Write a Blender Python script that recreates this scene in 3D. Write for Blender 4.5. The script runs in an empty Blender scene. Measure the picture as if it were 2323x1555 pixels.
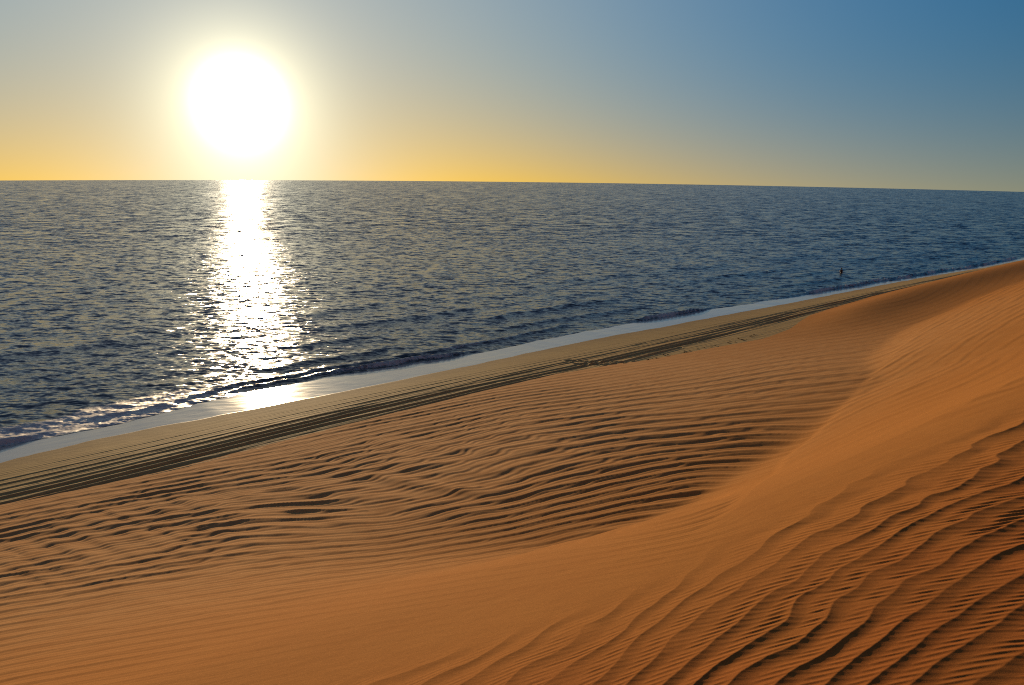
import bpy, bmesh, math, random
import numpy as np
from mathutils import Vector, Matrix
# ---- terrain: shore frame s (along the shore), t (seaward), metres; the photographer stands at s = t = 0
CS, SN = 0.765, 0.644
def to_st(x, y): return CS*x + SN*y, -SN*x + CS*y
def to_xy(s, t): return CS*s - SN*t, SN*s + CS*t
def sstep(a, b, x):
    k = np.clip((x-a)/(b-a), 0, 1)
    return k*k*(3-2*k)
# crest and slip face of the dune, as a slope profile across the shore
_tt = np.linspace(-60, 80, 7001)
_sl = 0.195*sstep(-18, -2, _tt) + 0.38*sstep(1.2, 5.0, _tt)
_zz = 12.2 + np.interp(4.2, _tt, np.cumsum(_sl)*0.02) - np.cumsum(_sl)*0.02
FOOT = 0.86
FS = np.array([-80, 3.3, 10.9, 21, 30, 38, 42, 46, 53, 60, 66, 73.8, 91.7, 113.7, 130, 149, 400])
FT = np.array([37.9, 37.8, 38.3, 39.2, 39.6, 39.7, 39.3, 38.5, 37.9, 37.2, 37.7, 39.6, 41.3, 42.4, 43, 43.5, 45])
def foot_t(s): return np.interp(s, FS, FT)
def slip_z(s, t):
    return np.interp(t, _tt, _zz) + np.interp(s, [36, 47, 63, 81, 110, 200], [0, 1.0, 2.2, 3.3, 4.4, 6]) - np.interp(s, [4, 9, 15, 18, 24.5, 30, 42], [0, .06, .14, .13, .065, 0, -.07])*np.clip(t-5, 0, 40)
FLOOR_SLOPE = 0.21
def floor_z(s, t):
    """the open rippled floor between the steep face and the beach"""
    return FOOT + FLOOR_SLOPE*(foot_t(s)-t)
ES_ = [6.3, 7.9, 20.6, 27, 37.8, 63.8, 90, 200]
ET_ = [4.63, 5.14, 11.66, 13.65, 17.1, 25, 29, 35]
def tongue_edge(s): return np.interp(s, ES_, ET_)
def slip_mask(s, t):
    """the smooth avalanche tongue on the right part of the steep face"""
    w = .2+.012*np.clip(s, 0, 60)
    return sstep(-.5, .5, (tongue_edge(s)-t)/w)*sstep(ES_[0]-.5, ES_[0]+1.2, s)
def dune_base(s, t):
    a = floor_z(s, t); b = slip_z(s, t)
    w = np.interp(s, [0, 6, 13, 45], [3.2, 2.2, .22, .15])
    z = .5*(a+b+np.sqrt((a-b)**2+w*w))
    k = sstep(2.4, 8, t); z = z*k+b*(1-k)
    z = z + np.interp(s, [6, 9, 14, 22, 40, 60], [0, .05, .08, .05, .03, 0])*slip_mask(s, t)*np.clip((t-2.4)/3, 0, 1)
    return z + .8*sstep(60, 80, s)*np.exp(-((t-foot_t(s)+4)/4.0)**2)
TAB = {
 'A': [[0.578,5.103,-93.43],[0.58,4.798,-60.87],[0.516,4.603,-98.98],[0.464,4.488,-120.42],[0.518,4.498,-82.52],[0.466,4.4,-97.51],[0.519,4.376,-65.47],[0.392,4.321,-95.72],[0.468,4.277,-66.61],[0.333,4.28,-89.17],[0.393,4.229,-71.88],[0.469,4.146,-48.49],[0.334,4.137,-66.88],[0.395,4.089,-51.91],[0.471,3.963,-33.34],[0.161,4.065,-85.07],[0.25,3.993,-58.85],[0.336,3.934,-37.52],[0.397,3.898,-28.18],[0.093,3.979,-78.23],[0.162,3.923,-59.26],[0.251,3.861,-39.64],[0.337,3.813,-23.64],[0.398,3.783,-16.23],[-0.0,3.948,-77.4],[0.093,3.868,-53.31],[0.163,3.817,-37.38],[0.252,3.762,-22.71],[0.338,3.719,-11.19],[0.399,3.694,-6.93],[-0.094,3.874,-66.96],[-0.0,3.79,-38.65],[0.094,3.72,-22.51],[0.164,3.677,-11.89],[0.254,3.631,-3.61],[0.34,3.596,3.23],[0.401,3.575,6.2],[-0.164,3.843,-65.89],[-0.094,3.775,-44.53],[0.0,3.697,-19.31],[0.095,3.635,-7.43],[0.164,3.595,0.93],[0.255,3.554,6.76],[0.341,3.522,11.96],[0.403,3.497,14.89],[-0.165,3.747,-42.78],[-0.094,3.684,-25.96],[0.0,3.613,-5.41],[0.095,3.555,4.79],[0.165,3.519,11.57],[0.256,3.482,16.04],[0.342,3.453,20.43],[0.404,3.397,23.46],[-0.257,3.708,-39.17],[-0.165,3.62,-15.63],[-0.095,3.562,-3.85],[0.001,3.497,11.26],[0.096,3.445,19.1],[0.166,3.414,24.64],[0.257,3.382,28.89],[0.344,3.358,33.35],[-0.345,3.722,-44.71],[-0.257,3.626,-23.03],[-0.166,3.544,-3.17],[-0.095,3.489,6.6],[0.001,3.427,19.2],[0.096,3.377,26.97],[0.167,3.348,32.48],[0.258,3.32,37.68],[0.345,3.292,43.22],[-0.408,3.716,-39.06],[-0.346,3.641,-25.2],[-0.258,3.551,-8.39],[-0.166,3.472,6.9],[-0.095,3.42,15.22],[0.001,3.361,25.98],[0.097,3.315,34.26],[0.168,3.288,40.3],[0.259,3.261,47.23],[0.347,3.182,54.21],[-0.488,3.693,-33.65],[-0.41,3.597,-12.27],[-0.347,3.53,-1.18],[-0.259,3.446,9.82],[-0.167,3.372,20.39],[-0.095,3.324,26.08],[0.001,3.27,34.36],[0.098,3.228,44.79],[0.169,3.204,52.33],[0.261,3.178,62.89],[-0.545,3.685,-27.53],[-0.49,3.613,-14.43],[-0.411,3.523,1.96],[-0.348,3.46,12.03],[-0.26,3.381,19.83],[-0.167,3.311,27.31],[-0.095,3.265,32.59],[0.001,3.213,40.46],[0.098,3.174,52.8],[0.169,3.151,61.8],[0.262,3.124,73.88],[-0.546,3.607,-9.84],[-0.491,3.539,1.68],[-0.412,3.452,15.62],[-0.349,3.393,24.34],[-0.26,3.318,28.33],[-0.167,3.252,33.27],[-0.096,3.208,39.31],[0.002,3.159,48.04],[0.099,3.121,61.65],[0.17,3.1,71.74],[0.263,3.0,85.04],[-0.617,3.592,-6.09],[-0.548,3.498,11.57],[-0.493,3.431,21.13],[-0.414,3.352,32.74],[-0.35,3.296,39.63],[-0.261,3.228,41.21],[-0.168,3.167,44.42],[-0.096,3.128,51.49],[0.002,3.081,61.68],[0.099,3.047,76.26],[0.171,3.025,87.21],[0.264,2.257,102.24],[-0.618,3.521,8.16],[-0.55,3.428,23.28],[-0.494,3.363,32.16],[-0.415,3.287,42.71],[-0.351,3.233,49.15],[-0.262,3.169,49.84],[-0.168,3.112,52.87],[-0.096,3.075,61.06],[0.002,3.033,72.54],[0.1,2.999,87.01],[0.172,2.391,97.81],[0.265,2.133,113.42],[-0.62,3.451,20.21],[-0.551,3.361,33.65],[-0.496,3.298,41.71],[-0.416,3.223,51.24],[-0.352,3.172,57.3],[-0.263,3.11,59.17],[-0.169,3.057,63.31],[-0.096,3.022,72.08],[0.002,2.985,84.44],[0.1,2.95,98.63],[0.173,2.204,109.23],[-0.622,3.352,36.65],[-0.553,3.264,47.14],[-0.498,3.201,54.4],[-0.418,3.126,63.38],[-0.354,3.077,69.5],[-0.264,3.018,74.72],[-0.169,2.966,81.12],[-0.096,2.932,90.63],[0.002,2.877,103.6],[0.101,2.156,117.12],[0.174,2.041,127.45],[-0.624,3.289,46.23],[-0.555,3.2,56.15],[-0.499,3.137,63.28],[-0.419,3.058,71.73],[-0.355,3.009,77.93],[-0.265,2.948,86.15],[-0.17,2.888,94.58],[-0.097,2.823,103.82],[0.003,2.218,116.52],[0.102,2.054,129.72],[0.175,1.962,139.9],[-0.625,3.225,56.13],[-0.556,3.137,65.1],[-0.5,3.07,72.41],[-0.42,2.989,81.12],[-0.356,2.931,87.83],[-0.265,2.859,97.74],[-0.17,2.729,107.64],[-0.097,2.333,116.86],[0.003,2.104,129.35],[0.102,1.97,142.21],[0.176,1.893,152.23],[-0.628,3.131,69.68],[-0.559,3.039,78.75],[-0.502,2.966,86.51],[-0.422,2.868,97.33],[-0.357,2.783,104.81],[-0.267,2.598,115.24],[-0.171,2.272,125.77],[-0.097,2.106,135.12],[0.003,1.972,147.82],[0.103,1.863,160.43],[0.177,1.803,170.19],[-0.629,3.068,78.62],[-0.56,2.97,89.15],[-0.504,2.89,97.14],[-0.423,2.767,108.25],[-0.359,2.647,116.0],[-0.267,2.388,126.7],[-0.171,2.123,137.56],[-0.097,2.016,146.91],[0.003,1.898,159.67],[0.104,1.799,172.21],[0.177,1.75,181.81],[-0.631,3.002,89.12],[-0.562,2.897,100.15],[-0.505,2.806,108.24],[-0.424,2.645,119.18],[-0.36,2.478,127.07],[-0.268,2.214,138.0],[-0.172,2.031,149.13],[-0.097,1.938,158.45],[0.003,1.83,171.21],[0.104,1.743,183.71],[0.178,1.701,193.2],[-0.633,2.898,105.14],[-0.564,2.775,116.35],[-0.507,2.658,124.45],[-0.426,2.451,135.23],[-0.361,2.262,143.46],[-0.269,2.048,154.88],[-0.172,1.92,166.41],[-0.098,1.837,175.54],[0.004,1.738,188.11],[0.105,1.668,200.56],[-0.635,2.823,115.52],[-0.565,2.681,126.76],[-0.509,2.544,134.84],[-0.427,2.315,145.61],[-0.362,2.128,153.94],[-0.27,1.971,165.87],[-0.173,1.854,177.74],[-0.098,1.775,186.77],[0.004,1.682,199.15],[-0.637,2.741,125.76],[-0.567,2.577,136.87],[-0.51,2.422,144.94],[-0.429,2.183,155.52],[-0.363,2.031,163.76],[-0.271,1.902,176.04],[-0.173,1.792,188.37],[-0.098,1.715,197.51],[0.004,1.633,209.91],[-0.639,2.601,140.29],[-0.569,2.405,151.05],[-0.512,2.235,158.91],[-0.431,2.024,169.11],[-0.365,1.924,177.39],[-0.272,1.81,190.03],[-0.174,1.705,202.94],[-0.098,1.635,212.59],[-0.641,2.498,149.6],[-0.571,2.287,160.04],[-0.514,2.115,167.51],[-0.432,1.952,177.58],[-0.366,1.862,185.9],[-0.273,1.752,198.67],[-0.174,1.65,212.02]],
 'B': [[0.573,4.734,-54.42],[0.543,4.476,-50.69],[0.576,4.198,-19.62],[0.511,4.326,-53.64],[0.545,4.099,-25.12],[0.578,3.929,2.97],[0.513,4.006,-28.27],[0.548,3.856,-0.65],[0.581,3.752,21.53],[0.462,3.924,-41.63],[0.517,3.753,-0.63],[0.551,3.67,22.62],[0.584,3.532,41.78],[0.465,3.759,-17.7],[0.519,3.614,13.65],[0.553,3.438,32.75],[0.586,3.254,50.86],[0.429,3.682,-14.09],[0.467,3.611,5.36],[0.521,3.374,31.73],[0.556,3.172,47.92],[0.589,2.847,61.05],[0.432,3.47,15.95],[0.47,3.329,36.14],[0.524,2.954,60.54],[0.559,2.676,75.29],[0.592,2.599,87.46],[0.394,3.428,13.58],[0.434,3.281,37.61],[0.472,3.047,58.52],[0.527,2.59,79.73],[0.561,2.515,93.22],[0.595,2.474,106.16],[0.397,3.147,43.37],[0.437,2.768,62.68],[0.475,2.492,79.43],[0.53,2.391,99.13],[0.565,2.358,112.19],[0.357,3.109,45.72],[0.399,2.608,63.59],[0.439,2.409,78.78],[0.477,2.338,93.98],[0.532,2.283,114.79],[0.359,2.469,63.14],[0.401,2.328,81.74],[0.441,2.263,96.7],[0.48,2.224,111.64],[0.297,2.41,54.49],[0.362,2.206,85.25],[0.404,2.156,104.3],[0.444,2.122,121.17],[0.298,2.169,71.74],[0.364,2.09,102.37],[0.406,2.057,121.7],[0.255,2.106,70.59],[0.3,2.049,89.78],[0.366,1.995,119.7],[0.21,1.998,77.41],[0.257,1.952,96.42],[0.302,1.918,115.42],[0.211,1.894,96.65],[0.258,1.861,115.76],[0.304,1.838,134.86]],
 'S': [[0.591,2.693,27.95],[0.593,2.546,30.37],[0.529,2.47,26.92],[0.597,2.397,33.94],[0.457,2.469,22.68],[0.531,2.345,29.92],[0.599,2.305,36.82],[0.46,2.272,26.97],[0.534,2.214,34.17],[0.603,2.199,40.96],[0.382,2.256,22.79],[0.462,2.166,30.36],[0.537,2.133,37.58],[0.605,2.126,44.36],[0.32,2.172,20.2],[0.384,2.099,26.77],[0.465,2.051,35.01],[0.54,2.035,42.44],[0.609,2.039,49.34],[0.322,2.055,23.07],[0.386,2.006,29.68],[0.468,1.975,38.13],[0.542,1.969,45.79],[0.611,1.978,52.91],[0.233,2.002,18.34],[0.324,1.928,26.98],[0.389,1.9,33.63],[0.471,1.885,41.85],[0.546,1.888,49.55],[0.615,1.902,56.48],[0.234,1.901,21.22],[0.326,1.849,29.82],[0.391,1.831,36.39],[0.473,1.823,44.59],[0.548,1.832,52.21],[0.617,1.85,58.99],[0.14,1.855,15.4],[0.236,1.789,24.68],[0.328,1.757,33.53],[0.394,1.747,39.93],[0.476,1.748,48.25],[0.552,1.761,55.79],[0.621,1.783,62.58],[0.041,1.851,7.89],[0.141,1.767,17.66],[0.238,1.717,27.15],[0.33,1.694,36.27],[0.396,1.689,42.69],[0.479,1.694,50.94],[0.554,1.711,58.49],[0.624,1.736,65.37],[-0.06,1.823,1.25],[0.042,1.729,11.46],[0.142,1.667,21.2],[0.24,1.633,30.77],[0.333,1.618,39.96],[0.399,1.617,46.43],[0.482,1.628,54.39],[0.558,1.648,61.98],[0.627,1.675,68.6],[-0.161,1.834,-6.1],[-0.06,1.731,4.25],[0.042,1.651,14.25],[0.143,1.601,23.99],[0.241,1.575,33.54],[0.335,1.566,42.67],[0.401,1.567,48.95],[0.484,1.581,56.88],[0.561,1.604,64.42],[0.63,1.632,70.65],[-0.502,2.254,-38.82],[-0.419,2.037,-28.89],[-0.33,1.904,-18.56],[-0.235,1.793,-7.84],[-0.161,1.715,-0.3],[-0.06,1.625,8.76],[0.043,1.561,18.13],[0.145,1.522,27.65],[0.243,1.503,36.97],[0.337,1.498,45.99],[0.404,1.505,52.13],[0.488,1.522,60.09],[0.564,1.547,67.31],[0.634,1.577,73.38],[-0.504,2.076,-32.33],[-0.421,1.929,-22.53],[-0.332,1.814,-12.58],[-0.236,1.707,-2.36],[-0.162,1.634,4.63],[-0.06,1.555,13.12],[0.043,1.5,21.84],[0.146,1.468,30.87],[0.245,1.452,39.74],[0.339,1.451,48.41],[0.406,1.46,54.46],[0.49,1.479,62.26],[0.567,1.506,69.23],[0.637,1.537,75.31]],
 'F': [[0.591,2.693,-143.85],[0.543,2.652,-128.87],[0.593,2.546,-115.69],[0.492,2.554,-101.91],[0.546,2.444,-87.41],[0.597,2.397,-75.1],[0.495,2.39,-69.38],[0.549,2.33,-55.42],[0.599,2.305,-43.69],[0.42,2.33,-53.13],[0.498,2.236,-25.82],[0.552,2.208,-12.53],[0.603,2.199,-1.18],[0.361,2.293,-41.86],[0.423,2.201,-20.43],[0.5,2.145,6.6],[0.554,2.129,19.59],[0.605,2.126,30.88],[0.363,2.118,4.71],[0.426,2.069,24.97],[0.503,2.04,48.9],[0.558,2.035,61.21],[0.609,2.039,72.2],[0.299,2.079,15.73],[0.365,2.019,41.4],[0.428,1.986,59.05],[0.506,1.97,78.26],[0.56,1.97,89.18],[0.611,1.978,98.44],[0.233,2.002,27.97],[0.302,1.942,59.18],[0.368,1.907,84.92],[0.431,1.89,97.68],[0.509,1.884,112.4],[0.564,1.89,120.91],[0.615,1.902,127.77],[0.234,1.901,58.36],[0.304,1.858,88.74],[0.37,1.835,111.09],[0.433,1.825,122.19],[0.512,1.826,136.02],[0.566,1.835,143.74],[0.617,1.85,150.3],[0.164,1.834,71.51],[0.236,1.789,97.45],[0.306,1.763,122.04],[0.373,1.749,141.67],[0.436,1.745,153.57],[0.515,1.752,167.56],[0.57,1.766,175.3],[0.621,1.783,181.91],[0.091,1.804,70.91],[0.165,1.752,100.16],[0.238,1.717,123.97],[0.308,1.698,146.09],[0.375,1.69,165.7],[0.438,1.69,178.5],[0.517,1.702,192.03],[0.572,1.717,199.89],[0.624,1.736,206.73],[-0.085,1.85,31.55],[-0.009,1.773,63.82],[0.092,1.694,105.56],[0.167,1.656,136.09],[0.24,1.633,159.51],[0.31,1.62,180.3],[0.377,1.617,198.38],[0.441,1.622,209.65],[0.521,1.637,221.87],[0.576,1.655,229.46],[0.627,1.675,236.11],[-0.161,1.834,24.26],[-0.085,1.755,58.36],[-0.009,1.687,91.3],[0.093,1.624,132.4],[0.168,1.592,162.52],[0.241,1.575,185.47],[0.312,1.567,204.32],[0.379,1.566,219.62],[0.444,1.573,229.09],[0.523,1.592,240.72],[0.579,1.611,247.85],[0.63,1.632,254.19],[-0.161,1.715,63.4],[-0.085,1.645,97.73],[-0.009,1.59,131.12],[0.094,1.539,168.21],[0.17,1.516,194.51],[0.243,1.503,214.58],[0.314,1.498,230.8],[0.382,1.502,244.6],[0.447,1.512,253.3],[0.527,1.533,264.24],[0.582,1.555,270.97],[0.634,1.577,277.19],[-0.162,1.634,94.79],[-0.086,1.572,128.67],[-0.008,1.524,160.49],[0.095,1.482,195.33],[0.171,1.463,219.78],[0.245,1.452,237.72],[0.316,1.451,252.12],[0.384,1.457,264.12],[0.449,1.469,271.78],[0.529,1.492,281.08],[0.585,1.513,287.08],[0.637,1.537,293.08]],
 'D': [[-0.257,3.7,-30.71],[-0.165,3.612,-34.42],[-0.071,3.537,-37.44],[0.048,3.462,-38.05],[0.143,3.417,-37.54],[-0.366,3.698,-20.24],[-0.258,3.58,-24.98],[-0.166,3.499,-28.3],[-0.071,3.431,-31.01],[0.049,3.362,-30.87],[0.144,3.32,-29.9],[-0.449,3.676,-8.19],[-0.368,3.581,-15.16],[-0.259,3.473,-19.8],[-0.166,3.398,-23.04],[-0.071,3.335,-25.72],[0.049,3.271,-25.16],[0.145,3.233,-23.88],[-0.545,3.677,7.18],[-0.451,3.56,-2.45],[-0.369,3.474,-9.76],[-0.26,3.374,-15.18],[-0.167,3.304,-18.66],[-0.071,3.245,-21.25],[0.05,3.186,-20.86],[0.146,3.152,-19.53],[-0.615,3.66,21.55],[-0.547,3.562,13.14],[-0.453,3.452,3.47],[-0.371,3.372,-4.01],[-0.261,3.282,-11.33],[-0.168,3.218,-14.98],[-0.071,3.162,-17.46],[0.05,3.108,-17.63],[0.147,3.076,-16.56],[-0.618,3.548,27.87],[-0.549,3.456,19.36],[-0.455,3.351,9.17],[-0.373,3.277,1.27],[-0.262,3.193,-7.03],[-0.168,3.134,-11.25],[-0.072,3.084,-13.92],[0.051,3.034,-14.91],[0.148,3.003,-14.52],[-0.619,3.478,32.12],[-0.551,3.388,23.41],[-0.456,3.285,12.76],[-0.374,3.213,4.57],[-0.263,3.134,-4.0],[-0.169,3.079,-8.59],[-0.072,3.033,-11.54],[0.051,2.987,-13.14],[0.149,2.341,-13.36],[-0.622,3.378,38.02],[-0.553,3.289,28.95],[-0.458,3.187,18.05],[-0.375,3.118,9.67],[-0.264,3.043,0.71],[-0.169,2.992,-4.29],[-0.072,2.949,-7.81],[0.052,2.366,-10.34],[0.15,2.117,-11.49],[-0.624,3.282,43.35],[-0.555,3.194,34.11],[-0.46,3.091,23.19],[-0.377,3.017,14.8],[-0.265,2.941,5.72],[-0.17,2.879,0.29],[-0.072,2.634,-3.78],[0.052,2.118,-7.21],[0.151,1.983,-9.2],[-0.626,3.187,48.35],[-0.557,3.098,39.07],[-0.462,2.987,28.18],[-0.378,2.899,19.89],[-0.266,2.78,10.83],[-0.171,2.485,5.09],[-0.072,2.162,0.59],[0.053,1.983,-3.59],[0.152,1.876,-6.29],[-0.629,3.093,53.02],[-0.559,2.999,43.81],[-0.464,2.865,33.01],[-0.38,2.746,24.91],[-0.267,2.471,15.99],[-0.171,2.171,10.16],[-0.072,2.017,5.43],[0.053,1.872,0.71],[0.153,1.786,-2.56],[-0.631,2.996,57.21],[-0.562,2.89,48.14],[-0.466,2.723,37.57],[-0.382,2.525,29.78],[-0.268,2.2,21.26],[-0.172,2.023,15.64],[-0.072,1.903,11.01],[0.054,1.776,6.17],[0.154,1.708,2.57]],
 'M': [[-0.616,3.629,0.8,0.65],[-0.618,3.513,1.0,0.4],[-0.622,3.352,1.1,0.1],[-0.627,3.175,1.1,0.1],[-0.63,3.061,0.5,0.4],[-0.632,2.969,0.45,0.8],[-0.636,2.758,0.5,0.8],[-0.641,2.488,0.4,0.8],[-0.454,3.725,0.7,0.75],[-0.455,3.619,1.0,0.55],[-0.458,3.43,1.0,0.2],[-0.462,3.218,1.1,0.1],[-0.466,3.062,0.8,0.15],[-0.468,2.946,0.35,0.7],[-0.471,2.733,0.45,0.8],[-0.475,2.398,0.4,0.8],[-0.478,2.056,0.25,0.8],[-0.267,3.782,0.7,0.75],[-0.268,3.678,1.0,0.6],[-0.27,3.47,1.0,0.25],[-0.273,3.219,1.1,0.45],[-0.275,3.075,0.7,0.35],[-0.276,2.97,0.5,0.7],[-0.278,2.611,0.42,0.8],[-0.28,2.126,0.1,0.9],[-0.284,1.83,0.06,0.9],[-0.094,3.854,0.5,0.85],[-0.094,3.738,0.9,0.75],[-0.095,3.496,1.0,0.35],[-0.095,3.288,1.1,0.15],[-0.096,3.154,1.1,0.3],[-0.096,3.048,0.85,0.6],[-0.096,2.932,0.48,0.8],[-0.097,2.246,0.3,0.85],[-0.097,1.96,0.05,0.9],[-0.098,1.682,0.04,0.9],[0.081,4.03,0.15,0.9],[0.082,3.845,0.6,0.85],[0.083,3.659,0.8,0.75],[0.084,3.443,1.1,0.35],[0.085,3.29,1.1,0.3],[0.086,3.178,1.05,0.7],[0.087,3.075,0.85,0.85],[0.088,2.96,0.55,0.9],[0.089,2.091,0.06,0.9],[0.091,1.792,0.03,0.9],[0.238,4.192,0.06,0.9],[0.24,3.88,0.2,0.9],[0.242,3.74,0.55,0.9],[0.244,3.573,0.9,0.9],[0.246,3.405,1.1,0.8],[0.248,3.257,1.2,0.8],[0.25,3.15,1.15,0.85],[0.252,2.388,0.95,0.9],[0.255,2.106,0.5,0.9],[0.258,1.856,0.02,0.9],[0.376,4.395,0.05,0.9],[0.38,4.129,0.25,0.9],[0.383,3.821,0.6,0.9],[0.386,3.611,0.9,0.9],[0.389,3.434,1.0,0.85],[0.392,3.175,0.9,0.85],[0.468,4.552,0.04,0.9],[0.473,4.252,0.2,0.9],[0.476,3.855,0.4,0.9],[0.531,4.747,0.03,0.9],[0.571,5.029,0.03,0.9]],
}
CROSS_ST = [[(41.84, 42.75), (42.63, 41.1), (43.87, 39.47), (45.0, 38.26)], [(41.34, 41.25), (42.04, 40.05), (43.8, 38.36)], [(40.61, 38.75), (42.97, 39.0), (46.95, 39.36), (51.8, 39.77)]]
DEBRIS = [(10.66, 58.99, 0.18), (11.06, 59.38, 0.135), (11.35, 59.45, 0.225), (10.55, 58.93, 0.135), (12.22, 60.89, 0.18), (12.57, 60.95, 0.135), (12.41, 60.21, 0.135), (14.18, 62.3, 0.135), (14.24, 61.79, 0.18), (14.61, 62.32, 0.135), (14.02, 61.68, 0.18), (15.43, 63.09, 0.135), (16.1, 63.6, 0.135), (16.69, 63.69, 0.09), (16.87, 64.24, 0.09), (17.24, 64.37, 0.135), (17.36, 63.83, 0.09), (18.63, 65.44, 0.18), (18.96, 66.26, 0.135), (19.31, 65.81, 0.135), (20.07, 67.42, 0.18), (20.22, 66.91, 0.18), (20.24, 66.67, 0.18), (20.61, 67.04, 0.09), (21.91, 69.06, 0.18), (21.35, 68.29, 0.135), (21.55, 68.42, 0.18)]
SC = bpy.context.scene
COL = SC.collection
CAM_H = 16.0
R_SEA = 41000.0                       # the sea is a gently domed sheet, so its horizon bows as in the photo
def sag(x, y): return -(x*x+y*y)/(2*R_SEA)
SUN_AZ, SUN_EL = math.radians(-18.6), math.radians(4.9)

def tag(o, label, cat, group=None, kind=None):
    o['label'] = label; o['category'] = cat
    if group: o['group'] = group
    if kind: o['kind'] = kind
    return o

# ------------------------------------------------------------------ numeric helpers
def _hash(ix, iy, seed):
    h = (ix.astype(np.int64)*374761393 + iy.astype(np.int64)*668265263 + seed*144665) & 0xffffffff
    h = ((h ^ (h >> 13))*1274126177) & 0xffffffff
    h = h ^ (h >> 16)
    return (h & 0xffff).astype(np.float32)/32767.5 - 1
def vnoise(x, y, seed=0):
    x0 = np.floor(x); y0 = np.floor(y); fx = (x-x0).astype(np.float32); fy = (y-y0).astype(np.float32)
    ix = x0.astype(np.int64); iy = y0.astype(np.int64)
    ux = fx*fx*fx*(fx*(fx*6-15)+10); uy = fy*fy*fy*(fy*(fy*6-15)+10)
    a = _hash(ix, iy, seed); b = _hash(ix+1, iy, seed); c = _hash(ix, iy+1, seed); d = _hash(ix+1, iy+1, seed)
    return (a+(b-a)*ux) + ((c+(d-c)*ux)-(a+(b-a)*ux))*uy
def fbm(x, y, seed=0, oct=3, gain=.5):
    o = 0; g = 1; n = 0
    for k in range(oct):
        o = o + g*vnoise(x*2**k+17.3*k, y*2**k-9.1*k, seed+k*31); n += g; g *= gain
    return o/n
def tps_grid(P, V, gx, gy, lam=2e-3):
    """thin plate spline through scattered values, read on a coarse grid"""
    sc = np.array([1.0, .35]); P = P*sc; n = len(P)
    def K(a, b):
        r2 = ((a[:, None]-b[None])**2).sum(-1); return .5*r2*np.log(r2+1e-12)
    A = np.zeros((n+3, n+3)); A[:n, :n] = K(P, P)+lam*np.eye(n); A[:n, n] = 1; A[:n, n+1:] = P
    A[n, :n] = 1; A[n+1:, :n] = P.T
    w = np.linalg.solve(A, np.r_[V, 0, 0, 0])
    X, Y = np.meshgrid(gx, gy); Q = np.stack([X.ravel(), Y.ravel()], 1)*sc
    out = np.concatenate([K(q, P)@w[:n]+w[n]+q@w[n+1:] for q in np.array_split(Q, 20)])
    return out.reshape(X.shape)
def cubic1(F, src, dst, axis):
    """Catmull-Rom resample of a regular grid along one axis"""
    h = src[1]-src[0]; u = np.clip((dst-src[0])/h, 0, len(src)-1.0001); i = np.floor(u).astype(int); f = (u-i)
    F = np.moveaxis(F, axis, 0); n = len(src)
    p0 = F[np.clip(i-1, 0, n-1)]; p1 = F[i]; p2 = F[np.clip(i+1, 0, n-1)]; p3 = F[np.clip(i+2, 0, n-1)]
    f = f.reshape((-1,)+(1,)*(F.ndim-1))
    r = p1+.5*f*(p2-p0+f*(2*p0-5*p1+4*p2-p3+f*(3*(p1-p2)+p3-p0)))
    return np.moveaxis(r, 0, axis)

def grid_mesh(name, X, Y, Z, mat, keep=None, attrs=None):
    ny, nx = X.shape
    idx = np.arange(ny*nx, dtype=np.int64).reshape(ny, nx)
    q = np.stack([idx[:-1, :-1], idx[:-1, 1:], idx[1:, 1:], idx[1:, :-1]], -1).reshape(-1, 4)
    co = np.stack([X.ravel(), Y.ravel(), Z.ravel()], 1).astype(np.float32)
    sel = None
    if keep is not None:
        k = keep.ravel(); q = q[k[q].any(1)]
        used = np.zeros(ny*nx, bool); used[q.ravel()] = True
        remap = np.cumsum(used)-1; q = remap[q]; co = co[used]; sel = used
    me = bpy.data.meshes.new(name)
    me.vertices.add(len(co)); me.vertices.foreach_set('co', co.ravel())
    me.loops.add(q.size); me.loops.foreach_set('vertex_index', q.ravel().astype(np.int32))
    me.polygons.add(len(q))
    me.polygons.foreach_set('loop_start', np.arange(0, q.size, 4, dtype=np.int32))
    me.polygons.foreach_set('use_smooth', np.ones(len(q), bool))
    me.update(calc_edges=True)
    if attrs:
        for an, arr in attrs.items():
            a = me.attributes.new(an, 'FLOAT', 'POINT'); v = arr.ravel().astype(np.float32)
            a.data.foreach_set('value', v[sel] if sel is not None else v)
    me.materials.append(mat)
    o = bpy.data.objects.new(name, me); COL.objects.link(o)
    return o

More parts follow.
